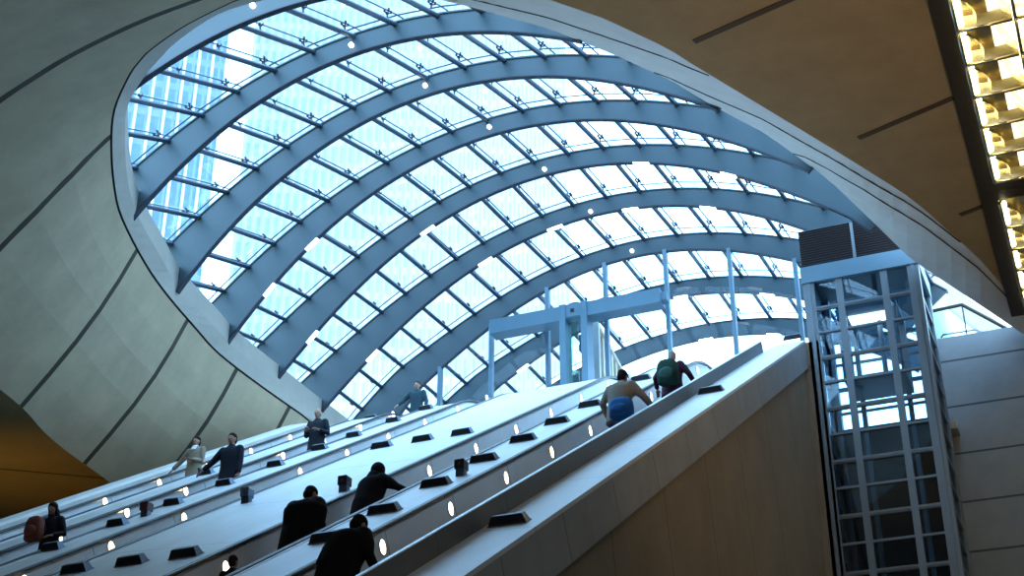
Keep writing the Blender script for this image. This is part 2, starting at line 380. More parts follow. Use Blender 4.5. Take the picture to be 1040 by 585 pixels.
up = [p+Vector((0, 0, .55)) for p in I]; out_up = [p+Vector((0,0,.55))+Vector(((p-ctr).x, (p-ctr).y, 0)).normalized()*.5 for p in I]
strip(mb, up, I, 0, nR); struct(mb.build('trim_lip', mt['lip'], smooth=False))
mb = MB(); G1 = [g-(o-g).normalized()*.028 for g, o in zip(G, O)]; G2 = [g+(o-g).normalized()*.028 for g, o in zip(G, O)]; rec = [p+Vector(((p-ctr).x, (p-ctr).y, 0)).normalized()*.10+Vector((0,0,.07)) for p in G]
strip(mb, G1, rec, 0, nR); strip(mb, rec, G2, 0, nR); struct(mb.build('trim_groove', mt['dark']))
mb = MB()
rows = [[g+(o-g)*f + Vector(((g-ctr).x, (g-ctr).y, 0)).normalized()*math.sin(PI*f)*(-.3+.6*max(0, min(1, (20.5-g.y)/2))) for g, o in zip(G2, O)] for f in (0, .2, .4, .6, .8, 1)]
for a, b in zip(rows, rows[1:]): strip(mb, a, b, 0, nR)
sh = mb.build('ceiling_shell', mt['shell'], smooth=True); struct(sh)
# right-hand band with its overlapping joint lines
mb = MB(); strip(mb, I, shrink(I, O, .5), nR-1, nT-1); strip(mb, shrink(I, O, .5), O, nR-1, nT-1)
strip(mb, out_up, up, nR-1, nT-1); strip(mb, up, I, nR-1, nT-1)
struct(mb.build('trim_band', mt['band'], smooth=False))
def band_line(tab, name):
    pts = []
    x0, x1 = tab[0][0], tab[-1][0]
    for k in range(41):
        x = x0+(x1-x0)*k/40; v = interp(tab, x); p = onZ(x, interp(inner_px, x), interp(inner_z, x)); q = onZ(x, interp(outer_px, x), 17.5)
        pts.append(p+(q-p)*v+Vector((0, 0, -.004)))
    mb = MB(); mb.tube(pts, .018, 6); struct(mb.build(name, mt['dark']))
band_line([(450,.18),(557,.41),(618,.5),(680,.72),(720,.97)], 'trim_joint_1')
band_line([(664,.02),(690,.13),(718,.28),(775,.55),(860,.78),(937,.93),(975,.99)], 'trim_joint_2')
band_line([(806,.02),(817,.2),(874,.55),(934,.72),(1040,.84)], 'trim_joint_3')
# soffits reach out from the opening to the outer walls
XL, XR, YB_, YE = -36.0, 12.0, -12.0, 42.0
def far(k, p):
    f = k/(nT-1)
    if k == 0: return Vector((XL, YE, p.z))
    if k == nT-1: return Vector((XR, 38.5, p.z))
    dd = Vector(((p-ctr).x, (p-ctr).y, 0)); ts = []
    if dd.x < 0: ts.append((XL-ctr.x)/dd.x)
    if dd.x > 0: ts.append((XR-ctr.x)/dd.x)
    if dd.y < 0: ts.append((YB_-ctr.y)/dd.y)
    if dd.y > 0: ts.append(((YE if dd.x < 0 else 38.5)-ctr.y)/dd.y)
    q = ctr+dd*min(ts); q.z = p.z; return q
FR = [far(k, p) for k, p in enumerate(O)]
kc = nL-1
mb = MB(); strip(mb, O, FR, 0, kc); struct(mb.build('ceiling_left', mt['soffit_left']))
mb = MB(); strip(mb, O, FR, kc, nT-1)
def corner(k):
    a, b = FR[k], FR[k+1]
    return a, b
for k in range(nT-1):                               # fill the rectangle's corners
    a, b = FR[k], FR[k+1]
    if abs(a.x-b.x) > 1e-3 and abs(a.y-b.y) > 1e-3:
        c1 = Vector((a.x if abs(a.x-XL) < .01 or abs(a.x-XR) < .01 else b.x, a.y if abs(a.y-YB_) < .01 or abs(a.y-YE) < .01 or abs(a.y-38.5) < .01 else b.y, min(a.z, b.z)))
        mb.add([a, c1, b], [(0, 1, 2)])
struct(mb.build('ceiling_right', mt['soffit']))

# ceiling slots
for k, (a, b) in enumerate([((705,42),(800,0)), ((872,140),(968,99)), ((975,218),(1006,206))]):
    p, q = onZ(*a, 17.5), onZ(*b, 17.5)
    if k == 0: q = p+(q-p)*1.6
    mb = MB(); mb.bar(p+Vector((0,0,.02)), q+Vector((0,0,.02)), .14, .08); struct(mb.build('trim_slot_%d' % (k+1), mt['slot']))

# ------------------------------------------------------------------ outer shell of the hall
mb = MB(); mb.add([(XL, YB_, -ZO), (XR, YB_, -ZO), (XR, YE, -ZO), (XL, YE, -ZO)], [(0,1,2,3)]); struct(mb.build('floor', mt['floor']))
mb = MB(); mb.add([(XL, YB_, -ZO), (XL, YE, -ZO), (XL, YE, 19), (XL, YB_, 19)], [(0,1,2,3)]); struct(mb.build('wall_left', mt['plain']))
mb = MB(); mb.add([(XR, YB_, -ZO), (XR, YE, -ZO), (XR, YE, 19), (XR, YB_, 19)], [(3,2,1,0)]); struct(mb.build('wall_east', mt['plain']))
mb = MB(); mb.add([(XL, YB_, -ZO), (XR, YB_, -ZO), (XR, YB_, 19), (XL, YB_, 19)], [(3,2,1,0)]); struct(mb.build('wall_back', mt['plain']))
mb = MB(); mb.add([(XL, YE, -ZO), (-21.5, YE, -ZO), (-21.5, YE, 19), (XL, YE, 19)], [(0,1,2,3)])
mb.add([(-21.6, 36.5, -ZO), (-21.6, YE, -ZO), (-21.6, YE, 17.5), (-21.6, 36.5, 17.5)], [(0,1,2,3)])
mb.add([(-21.5, 38.6, -ZO), (-6, 38.6, -ZO), (-6, 38.6, 15.1), (-21.5, 38.6, 15.1)], [(0,1,2,3)]); struct(mb.build('wall_front', mt['plain']))
YW = 38.5
mb = MB(); mb.box((-6.3, YW, -ZO), (-3.9, YW+.35, 15.1)); mb.box((-3.9, YW, -ZO), (12.5, YW+.35, 17.45))
zt = onY(948, 345, YW).z; xt = onY(948, 345, YW).x; x2 = onY(1022, 335, YW).x
mb.box((-3.9, YW, 17.45), (x2+1.6, YW+.35, zt)); struct(mb.build('wall_right', mt['wall']))
# landing at the head of the escalators, plaza beyond
mb = MB(); mb.box((-24, 36.5, 14.9), (-6.3, 70, 15.15)); mb.box((-6.3, 37.9, 14.9), (-3.1, 70, 15.15)); mb.box((-24, YK+.2, 14.9), (-6.7, 36.5, 15.15)); struct(mb.build('floor_landing', mt['floor']))
mb = MB(); mb.box((-3.9, YW+.35, 16.7), (14, 60, 16.95)); struct(mb.build('floor_terrace', mt['floor']))

# ------------------------------------------------------------------ glass canopy
YR = [19.6, 23.5, 27.0, 30.3, 33.2, 35.9, 38.6, 41.3, 44.0]
RC = [(-12.97, 10.78, 7.91), (-12.99, 12.0, 8.47), (-12.84, 12.15, 9.41), (-12.63, 12.03, 10.23), (-12.41, 11.89, 10.65), (-12.21, 11.50, 11.04), (-11.89, 11.96, 10.47), (-11.64, 11.77, 10.43), (-11.38, 11.08, 10.78)]
ribpx = {1:[(138.3,214.8),(168,181),(202.7,149.4),(250,110.5),(300,78.8),(320,69.2),(377,48),(419,37.5),(480,31.2),(528,31.7),(584,39.4)],
2:[(181.5,292),(208.5,259.4),(240,220.7),(279.6,185),(320,152.3),(348,135),(393,110.7),(453.8,89.4),(500,78.8),(537.7,77),(595,78.8),(680,94),(723.5,108)],
3:[(229.8,346.5),(259.6,310),(279.6,285.4),(320,241),(344,220.7),(384.6,190.8),(442.3,158),(490,138.5),(537.7,126.3),(605,120.6),(660,125.4),(717.7,134),(775.4,154.2),(817.7,171.5)],
4:[(278.8,387),(315.4,340.8),(344,310),(363.5,291),(407.7,250.8),(453.8,220),(480,205),(528,184),(580,169.6),(643.5,164.8),(680,166),(717.7,171.5),(775.4,185),(833,206),(860,218.7)],
5:[(325,417.7),(363.5,375.4),(402,334),(453.8,291),(500,260.4),(562.7,229.6),(592,220.7),(633.8,211),(680,209),(706,208),(756,214.8),(813.8,231)],
6:[(427,391.7),(467.3,356),(507.7,323.5),(555,293),(612.7,269),(660,256),(680,254.6),(717.7,252.3),(775.4,258),(813.8,265.8)],
7:[(504,392.7),(542.3,363.8),(565.4,350.4),(603,326.7),(643.5,312.3),(660,306.7),(700.4,299),(740.8,296),(775.4,297),(815.8,303)]}
import numpy as np
corr = {}
for k, pts in ribpx.items():                        # departure of each arch from a true circle
    th, dr = [], []
    for q in pts:
        p = onY(*q, YR[k]); dx, dz = p.x-RC[k][0], p.z-RC[k][1]; th.append(math.atan2(dx, dz)); dr.append(math.hypot(dx, dz)-RC[k][2])
    corr[k] = (np.polyfit(th, dr, 4), min(th), max(th))
def rad(k, th):
    r = RC[k][2]
    if k in corr:
        c, a, b = corr[k]; r += float(np.polyval(c, min(max(th, a), b)))
    return r
def dep(th): return .50+.72*(abs(th)/math.radians(52))**2.2
def P_arch(k, th, e=0, y=None): r = rad(k, th)+e; return Vector((RC[k][0]+r*math.sin(th), YR[k] if y is None else y, RC[k][1]+r*math.cos(th)))
def limits(k):
    zl = 17.35 if k <= 5 else 15.15; zr = (18.0, 19.15, 19.1, 19.05, 18.72, 20.0)[k] if k <= 5 else (18.6 if k == 6 else 19.4); out = []
    for sg, z in ((-1, zl), (1, zr)):
        th = 0
        while th < 1.5 and P_arch(k, sg*th).z > z: th += .005
        out.append(sg*th)
    return out
LIM = [limits(k) for k in range(9)]
can = thing('glass_canopy', 'curved glass canopy on blue steel arches over the escalators', 'canopy', (-12.5, 32, 17.5))
rib_objs = []
spot_i = {1: (357,46), 2: (432,87), 3: (497,129), 4: (553,172), 5: (600,215), 6: (642,255), 0: (257,6)}
for k in range(9):
    a, b = LIM[k]; n = 56; ths = [a+(b-a)*j/n for j in range(n+1)]; y0, y1 = YR[k], YR[k]+.10
    mb = MB(); mb.loft([[P_arch(k, t, 0, y0), P_arch(k, t, 0, y1), P_arch(k, t, dep(t), y1), P_arch(k, t, dep(t), y0)] for t in ths])
    rb = mb.build('rib', mt['rib'], can); rib_objs.append(rb)
    mb = MB(); mb.loft([[P_arch(k, t, -.03, y0-.015), P_arch(k, t, -.03, y1+.02), P_arch(k, t, 0, y1+.02), P_arch(k, t, 0, y0-.015)] for t in ths])
    fl = mb
    o = fl.build('bottom_flange', mt['flange'], can); o.parent = rb; o.location = (0, 0, 0)
    mb = MB(); mb.loft([[P_arch(k, t, dep(t), y0-.03), P_arch(k, t, dep(t), y1+.10), P_arch(k, t, dep(t)+.04, y1+.10), P_arch(k, t, dep(t)+.04, y0-.03)] for t in ths])
    o = mb.build('top_flange', mt['rib'], can); o.parent = rb
    if k in spot_i:
        p = onY(*spot_i[k], YR[k]-.02); mb = MB(); mb.tube([p+Vector((0, .03, 0)), p+Vector((0, -.05, 0))], .055, 14)
        o = mb.build('spotlight', mt['glow_w'], can); o.parent = rb
# glowing strips added for the sky-white glare patches under the farther arches
glare_px = {3: [], 4: [(204,232,'') ], }
for k, cs in {4: [(338,337), (353,301), (400,258)], 5: [(310,350), (363,372), (403,334), (516,254), (450,293)], 6: [(459,362)], }.items(): pass
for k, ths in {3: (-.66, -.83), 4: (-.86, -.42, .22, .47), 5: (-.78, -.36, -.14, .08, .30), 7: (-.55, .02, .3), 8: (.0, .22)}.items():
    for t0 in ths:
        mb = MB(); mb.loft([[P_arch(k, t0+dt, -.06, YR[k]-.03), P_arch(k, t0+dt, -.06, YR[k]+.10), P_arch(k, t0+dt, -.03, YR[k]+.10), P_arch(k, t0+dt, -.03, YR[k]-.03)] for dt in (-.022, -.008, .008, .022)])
        o = mb.build('glare_strip', mt['glow_w'], can); o.parent = rib_objs[k]
# purlins
def th_i(i, k): return (.15+1.02*i+.0085*i*i)/RC[k][2]
GL = .29
def surf(i, k, e): t = th_i(i, k); return P_arch(k, t, dep(t)+e, YR[k]+.08)
pur = {}
for i in range(-11, 12):
    pts = []; rng = []
    for k in range(9):
        a, b = LIM[k]; t = th_i(i, k)
        if a-.02 < t < b+.02: rng.append(k)
    if not rng: continue
    k0, k1 = min(rng), max(rng)
    pts = [surf(i, k, .0) for k in range(k0, k1+1)]
    if k0 > 0 and abs(th_i(i, k0-1)) < 1.25:          # run on down to the curb
        q = surf(i, k0-1, 0); p = pts[0]; zc = 17.9 if i < 0 else 19.0
        f = min(1, max(.0, (p.z-zc)/max(.01, p.z-q.z))) if q.z < zc else 1
        if f > .05: pts.insert(0, p+(q-p)*f)
    if len(pts) < 2: continue
    mb = MB(); mb.tube(pts, .065, 8); pur[i] = (mb.build('purlin', mt['purlin'], can), k0, k1, pts)
# glass panes
cells = []
for k in range(8):
    for i in range(-12, 12):
        ts = [th_i(i, k), th_i(i+1, k), th_i(i, k+1), th_i(i+1, k+1)]
        if any(abs(t) > 1.25 for t in ts): continue
        ins = [LIM[k][0]-.02 < ts[0], ts[1] < LIM[k][1]+.02, LIM[k+1][0]-.06 < ts[2], ts[3] < LIM[k+1][1]+.06]
        if not ((ins[2] and ins[3])): continue
        q = [surf(i, k, GL), surf(i+1, k, GL), surf(i+1, k+1, GL), surf(i, k+1, GL)]
        if min(p.z for p in q) < 15.6: continue
        cells.append((k, i, q))
cells.sort(key=lambda c: (c[0], abs(c[1])))
rest = MB()
def pane(mb, q):
    c = sum(q, Vector())/4; q = [c+(p-c)*.985 for p in q]; nrm = (q[1]-q[0]).cross(q[3]-q[0]).normalized()*.018
    mb.add(q+[p+nrm for p in q], [(3,2,1,0),(4,5,6,7),(0,1,5,4),(1,2,6,5),(2,3,7,6),(3,0,4,7)])
for j, (k, i, q) in enumerate(cells):
    if j < 100: mb = MB(); pane(mb, q); mb.build('glass_pane', mt['glass'], can)
    else: pane(rest, q)
if rest.v: o = rest.build('glass_pane', mt['glass'], can); o['kind'] = 'stuff'
mb = MB()
for k, i, q in cells:
    mb.bar(q[0], q[3], .035, .02); mb.bar(q[3], q[2], .04, .02)
mb.build('glazing_joint', mt['joint'], can)
# spider fittings on the purlins: a post with four short arms and clamp discs
def spider(mb, p, n, sc=1):
    n = n.normalized(); ex = Vector((1, 0, 0)); ex = (ex-n*ex.dot(n)).normalized(); ey = n.cross(ex)
    mb.tube([p, p+n*(GL-.10)*1.0], .022, 6)
    hub = p+n*(GL-.10)
    for sx in (-1, 1):
        for sy in (-1, 1):
            e = hub+ex*.055*sx*sc+ey*.055*sy*sc+n*.05
            mb.tube([hub, e], .016, 5); mb.tube([e, e+n*.05], .028, 8)
cnt = 0; rest = MB()
for k in range(1, 9):
    for i in sorted(pur, key=abs):
        ob, k0, k1, pts = pur[i]
        if not (k0 <= k <= k1): continue
        p = surf(i, k, .0); t = th_i(i, k); nn = Vector((math.sin(t), 0, math.cos(t)))
        pa = surf(i, k-1, 0) if k-1 >= k0 else pts[0]
        p1 = p+(pa-p)*min(.4, .12)
        mb = MB(); spider(mb, p1, nn)
        spider(mb if cnt < 100 else rest, p1, nn) if cnt >= 100 else None
        if cnt < 100:
            o = mb.build('spider_fitting', mt['fitting'], can); o.parent = ob
        cnt += 1
        mid = p+(pa-p)*.58; rest.tube([mid, mid+nn*(GL-.04)], .02, 6); rest.tube([mid+nn*(GL-.12), mid+nn*(GL-.02)+Vector((.10, 0, 0))], .014, 5); rest.tube([mid+nn*(GL-.06), mid+nn*GL], .035, 8)
if rest.v: o = rest.build('spider_fitting', mt['fitting'], can); o['kind'] = 'stuff'

# ------------------------------------------------------------------ glazed end screen, portal, slatted screen
YF = 38.6
fac = thing('glazed_screen', 'tall mullions of the glazed end screen under the far arch', 'glazed screen', (-13, YF, 15.15))
mx = [-18.85, -17.05, -15.1, -13.12, -11.12, -9.08, -7.1]
def arch_z(X): 
    t = math.asin((X-RC[6][0])/RC[6][2]); return RC[6][1]+rad(6, t)*math.cos(t)
for x in mx:
    mb = MB(); mb.box((x-.06, YF-.02, 15.15), (x+.06, YF+.16, arch_z(x)+.05)); mb.build('mullion', mt['frame'], fac)
for x0, x1 in zip(mx, mx[1:]):
    mb = MB(); mb.add([(x0+.06, YF+.07, 15.2), (x1-.06, YF+.07, 15.2), (x1-.06, YF+.07, arch_z(x1)), (x0+.06, YF+.07, arch_z(x0))], [(0,1,2,3)]); mb.build('glass_pane', mt['glass'], fac)
por = thing('portal_frame', 'pale blue T-shaped steel portal over the exit doors', 'portal', (-14, YF-.5, 15.15))
yp = YF-.75
k_ = yp/YF
def pp(x, y): return onY(x, y, yp)
a, b = pp(497, 332), pp(670, 299)
mb = MB(); zc = (a.z+b.z)/2; mb.box((a.x, yp, zc-.24), (b.x, yp+.55, zc+.24)); mb.build('beam', mt['portal'], por)
mb = MB(); mb.box((b.x, yp+.1, zc-.14), (b.x+.18, yp+.4, zc+.14)); mb.build('beam_end', mt['frame'], por)
x1, x2_ = pp(572, 350).x, pp(594, 350).x
for x in (x1, x2_):
    mb = MB(); mb.box((x-.10, yp-.06, 15.15), (x+.10, yp+.5, zc+.26)); mb.build('post', mt['portal'], por)
mb = MB(); mb.box((x1+.10, yp-.03, zc-.2), (x2_-.10, yp+.2, zc+.24)); cp = mb.build('centre_box', mt['portal'], por)
mb = MB(); xc = (x1+x2_)/2-.02; mb.box((xc-.06, yp-.05, zc-.05), (xc+.06, yp-.028, zc+.07)); mb.build('camera_window', mt['dark'], por)
mb = MB(); mb.box((xc-.16, yp+.1, zc+.24), (xc+.16, yp+.4, zc+.34)); mb.box((xc-.1, yp+.15, zc+.34), (xc+.1, yp+.35, zc+.39)); mb.build('roof_unit', mt['fitside'], por)
mb = MB(); mb.box((x1+.11, yp+.2, 15.15), (x1+.42, yp+.23, zc-.25)); mb.build('door_leaf', mt['greenglass'], por)
mb = MB(); mb.box((x2_-.22, yp+.1, zc-1.15), (x2_-.12, yp+.35, zc-.80)); mb.box((x2_-.2, yp+.0, zc-1.4), (x2_-.13, yp+.3, zc-1.2)); mb.build('sensor', mt['black'], por)
# screen of slats running back from the portal
scr = thing('slatted_screen', 'warm slatted screen wall receding behind the portal', 'screen', (-13, 40, 15.15))
p0 = Vector((onY(602, 325, 39.3).x, 39.3, onY(602, 325, 39.3).z)); 
p1 = onY(672, 388, 54.0)
ztop = p0.z; p1 = Vector((onY(690, 400, 56).x, 56, ztop))
dirv = Vector((p1.x-p0.x, p1.y-p0.y, 0)); L = dirv.length; dirv.normalize(); nrm = Vector((dirv.y, -dirv.x, 0))
mb = MB(); mb.obox((p0+p1)/2+Vector((0,0,-.05)), (dirv, nrm, (0,0,1)), (L/2, .14, .06)); mb.build('top_rail', mt['wood'], scr)
mb = MB(); mb.obox((p0.x-.10, p0.y+.05, (15.15+ztop-.11)/2), (nrm, dirv, (0,0,1)), (.28, .1, (ztop-.11-15.15)/2)); mb.build('end_panel', mt['greypanel'], scr)
nsl = 26
for j in range(nsl):
    c = p0+dirv*(.5+(L-.6)*j/(nsl-1)); mb = MB(); mb.obox((c.x, c.y, (15.15+ztop-.11)/2), (dirv, nrm, (0,0,1)), (.11, .09, (ztop-.11-15.15)/2)); mb.build('slat', mt['wood'], scr)
cm_ = thing('security_camera', 'small security camera on the slatted screen behind the portal', 'camera', p0+dirv*5.5)
mb = MB(); mb.tube([(0,0,-.02),(0,0,.35)], .035, 8); mb.build('stem', mt['fitside'], cm_, local=True)
mb = MB(); mb.obox((0,-.02,.42), ((1,0,0),(0,.95,.3),(0,-.3,.95)), (.07,.16,.07)); mb.build('camera_body', mt['fitside'], cm_, local=True)

# ------------------------------------------------------------------ lift tower
YL = 35.45; XA = onY(834, 410, YL).x-.16; XB = onY(952, 430, YL).x+.10; DL = 2.35
ztp = onY(817, 234, YL).z; zlv = onY(818, 272, YL).z; zh = onY(820, 288, YL).z
lift = thing('lift_tower', 'glazed steel lift tower with dark louvred top', 'lift', ((XA+XB)/2, YL, -ZO))
for x0 in (XA, XB-.30):
    for y0 in (YL, YL+DL-.28):
        mb = MB(); mb.box((x0, y0, -ZO), (x0+.30, y0+.28, zlv-.02)); mb.box((x0+.10, y0-.03 if y0 == YL else y0, -ZO), (x0+.2, y0, zlv-.05)); mb.build('corner_post', mt['liftframe'], lift)
mb = MB(); mb.box((XA-.02, YL-.05, zh), (XB+.02, YL+.1, zlv)); mb.build('header_beam', mt['frame'], lift)
for bx in ((XB-.1, XB+.02), (XA-.02, XA+.1)):
    mb = MB(); mb.box((bx[0], YL+.1, zh), (bx[1], YL+DL, zlv)); mb.build('side_beam', mt['frame'], lift)
# louvred plant enclosure
lo = MB(); lo.box((XA+.05, YL+.12, zlv), (XB-.05, YL+DL-.05, ztp)); lb = lo.build('louvre_box', mt['louvre'], lift)
mb = MB(); nlo = 15
for j in range(nlo):
    z = zlv+.05+(ztp-zlv-.1)*j/(nlo-1); mb.obox(((XA+XB)/2, YL+.08, z), ((1,0,0),(0,.8,-.6),(0,.6,.8)), ((XB-XA)/2-.02, .07, .012))
o = mb.build('louvre_blade', mt['louvre'], lift); 
mb = MB(); mb.box((XA+1.45, YL-.02, zlv), (XA+1.53, YL+.06, ztp-.05)); mb.build('louvre_post', mt['liftframe'], lift)
W = XB-XA; xm = [XA+.30+.27*(W-.6), XA+.30+.75*(W-.6)]
for x in xm:
    mb = MB(); mb.box((x-.09, YL+.0, -ZO), (x+.09, YL+.12, zh)); mb.build('mullion', mt['liftframe'], lift)
yy = [294.5, 322, 351, 381, 411.6, 438.5, 463.8, 489, 516, 541, 570]
zz = [onY(928+k*3.2, y, YL).z for k, y in enumerate(yy)]
dz = (zz[0]-zz[-1])/10
zz = [zz[0]-dz*k for k in range(int((zz[0]+ZO)/dz))]
for k, z in enumerate(zz):
    th = .055 if k % 2 else .10
    xs4 = [XA+.30, xm[0]-.09, xm[0]+.09, xm[1]-.09, xm[1]+.09, XB-.30]
    mb = MB()
    for j in (0, 2, 4):
        mb.box((xs4[j], YL-.01, z-th), (xs4[j+1], YL+.09, z+th*.1))
        if k % 2 == 0: mb.box((xs4[j], YL-.03, z-th*.6), (xs4[j+1], YL-.01, z-th*.3))
    if k < 14: mb.box((XB-.12, YL+.28, z-th), (XB-.02, YL+DL-.28, z)); mb.box((XA+.02, YL+.28, z-th), (XA+.12, YL+DL-.28, z))
    if z > 15.3: mb.box((XA+.30, YL+DL-.1, z-th), (XB-.3, YL+DL, z))
    mb.build('transom', mt['liftframe'], lift)
for j, (x0, x1_) in enumerate(((XA+.30, xm[0]-.09), (xm[0]+.09, xm[1]-.09), (xm[1]+.09, XB-.30))):
    mb = MB(); mb.box((x0, YL+.05, -ZO), (x1_, YL+.065, zh)); mb.build('glass_pane', mt['liftglass'], lift)
mb = MB(); mb.box((XB-.08, YL+.28, -ZO), (XB-.06, YL+DL-.28, zh)); mb.build('side_glass', mt['liftglass'], lift)
mb = MB(); mb.box((XA+.2, YL+DL-.2, -ZO), (XB-.2, YL+DL-.12, 15.2)); mb.build('shaft_back', mt['dark'], lift)
for x in (XA+.95, XB-.9):
    mb = MB(); mb.box((x-.06, YL+DL-.45, -ZO), (x+.06, YL+DL-.3, zh)); mb.build('guide_rail', mt['liftframe'], lift)
mb = MB(); mb.tube([((XA+XB)/2+.2, YL+1.3, 16), ((XA+XB)/2+.2, YL+1.3, zlv)], .07, 10); mb.build('hoist_column', mt['liftframe'], lift)
car = MB(); car.box((XA+.75, YL+.4, 17.9), (XB-.75, YL+1.9, 18.02)); car.box((XA+.75, YL+.4, 15.85), (XB-.75, YL+1.9, 15.95)); 
for x in (XA+.75, XB-.83):
    for y in (YL+.4, YL+1.82): car.box((x, y, 15.95), (x+.08, y+.08, 17.9))
cl = thing('lift_car', 'glass lift car inside the lift tower', 'lift car', ((XA+XB)/2, YL+1.15, 15.85)); car.build('car_frame', mt['liftframe'], cl)
mb = MB(); mb.box((XA+1.0, YL+.8, 17.86), (XB-1.0, YL+1.5, 17.9)); mb.build('car_lamp', mt['glow_w'], cl)

# glass balustrade on the right-hand wall, terrace behind
bal = thing('glass_balustrade', 'green-tinted glass balustrade with dark sloping rail on the concrete wall', 'balustrade', (xt, YW, zt))
def pw_(x, y, Y=YW+.1): return onY(x, y, Y)
q = [pw_(942, 317), pw_(977, 309.5), pw_(1022, 333.5)]
mb = MB(); mb.tube(q, .055, 8); mb.build('handrail', mt['bronze'], bal)
mb = MB(); zb = zt
mb.add([(q[0].x, YW+.1, zb), (q[0].x, YW+.1, q[0].z), (q[1].x, YW+.1, q[1].z), (q[2].x, YW+.1, q[2].z), (q[2].x, YW+.1, zb)], [(0,1,2,3,4)])
mb.build('glass_pane', mt['greenglass'], bal)
mb = MB(); r = [pw_(956, 343, YW+.6), pw_(958, 340, YW+.6), pw_(991, 335, YW+.6), pw_(998, 338, YW+.6)]; mb.tube(r, .03, 6); mb.build('lower_rail', mt['bronze'], bal)
mb = MB(); mb.box((q[1].x-.02, YW+.08, zb), (q[1].x+.02, YW+.12, q[1].z)); mb.build('baluster', mt['bronze'], bal)
kio = thing('terrace_column', 'pale blue-green round-topped column behind the glass balustrade', 'column', (onY(955, 330, 42).x, 42, 16.95))
cx, cw = onY(953, 330, 42).x, .42
mb = MB(); rings = []
zk = onY(950, 292, 42).z
for z, r_ in ((16.95, .62), (zk-1.1, .50), (zk-.35, .40), (zk-.12, .32), (zk-.02, .2), (zk, .02)):
    rings.append([Vector((cx+r_*math.cos(2*PI*j/20)*.8, 42+r_*math.sin(2*PI*j/20)*.8, z)) for j in range(20)])
mb.loft(rings); mb.build('column_shaft', M('column_paint', (.52, .66, .66), .4), kio, smooth=True)
mb = MB(); ft = [onY(928, 258, 46), onY(1030, 340, 46), onY(1000, 340, 46), onY(940, 292, 46)]; bk = [p+Vector((0, .5, 0)) for p in ft]
mb.add(ft+bk, [(3,2,1,0),(4,5,6,7),(0,1,5,4),(1,2,6,5),(2,3,7,6),(3,0,4,7)]); mb.box((-2.2, 46.6, 16.9), (3.5, 46.9, 18.7))
struct(mb.build('wall_terrace', M('terrace_wall', (.50, .40, .37), .8, noise=.08, nscale=1)))

# ------------------------------------------------------------------ ceiling light troughs
def trough(name, label, y0, y1, x0=-.86, x1=1.25):
    t = thing(name, label, 'ceiling light', ((x0+x1)/2, (y0+y1)/2, 17.5), 'lit ceiling troughs')
    z0, z1 = 17.30, 17.47
    mb = MB(); mb.box((x0-.36, y0-.42, z0+.04), (x0, y1+.62, z1)); mb.box((x1, y0-.42, z0+.04), (x1+.36, y1+.62, z1)); mb.box((x0, y1, z0+.04), (x1, y1+.62, z1)); mb.box((x0, y0-.42, z0+.04), (x1, y0, z1)); mb.build('frame', mt['bronze'], t)
    mb = MB(); mb.box((x0, y0, z1-.01), (x0+.62, y1, z1+.02)); mb.build('reflector_tray', mt['brass'], t)
    mb = MB(); mb.box((x0+.62, y0, z1-.01), (x1, y1, z1+.02)); mb.build('lamp_tray', mt['tray'], t)
    ncell = max(1, round((y1-y0)/1.18)); cy = (y1-y0)/ncell
    for i in range(ncell):
        for j in range(2):
            xa_, xb_ = x0+.03+j*1.05, x0+.03+j*1.05+1.0; ya, yb = y0+i*cy, y0+(i+1)*cy
            mb = MB()
            # curved leaf reflectors: two cupped sheets and a cross louvre
            for (p_, q_, hx) in (((xa_, ya+.05), (xa_+.34, yb-.05), .18), ((xb_-.30, ya+.05), (xb_, yb-.05), -.12)):
                rr = []
                for u in range(7):
                    f = u/6; rr.append([Vector((p_[0]+(q_[0]-p_[0])*f+hx*math.sin(PI*f)*(1-w), p_[1]+(q_[1]-p_[1])*f, z0-.10+.28*w+.05*math.sin(PI*f))) for w in (0, .33, .66, 1)])
                mb.loft(rr, closed=False)
            rr = []
            for u in range(7):
                f = u/6; rr.append([Vector((xa_+(xb_-xa_)*f, yb-.10*w+.05*math.sin(PI*f)-.02, z0-.12+.30*w)) for w in (0, .33, .66, 1)])
            mb.loft(rr, closed=False)
            mb.obox(((xa_+xb_)/2, yb, z0-.10), ((1,0,0),(0,1,0),(0,0,1)), ((xb_-xa_)/2, .03, .02))
            mb.obox((xa_, (ya+yb)/2, z0-.06), ((1,0,0),(0,1,0),(0,0,1)), (.03, cy/2-.03, .07))
            mb.build('reflector', mt['brass'], t, smooth=True)
            tx = xa_+(.09 if j == 0 else .30); mb = MB(); mb.tube([(tx, ya+.08, z0+.0), (tx, yb-.08, z0+.0)], .05+.03*j, 10); mb.build('lamp_tube', mt['tube'], t)
trough('ceiling_light', 'long lit ceiling trough with gold reflectors at the upper right corner', 19.0, 29.5)
trough('ceiling_light', 'shorter lit ceiling trough beyond the dark crossbar at the right edge', 30.55, 36.2)

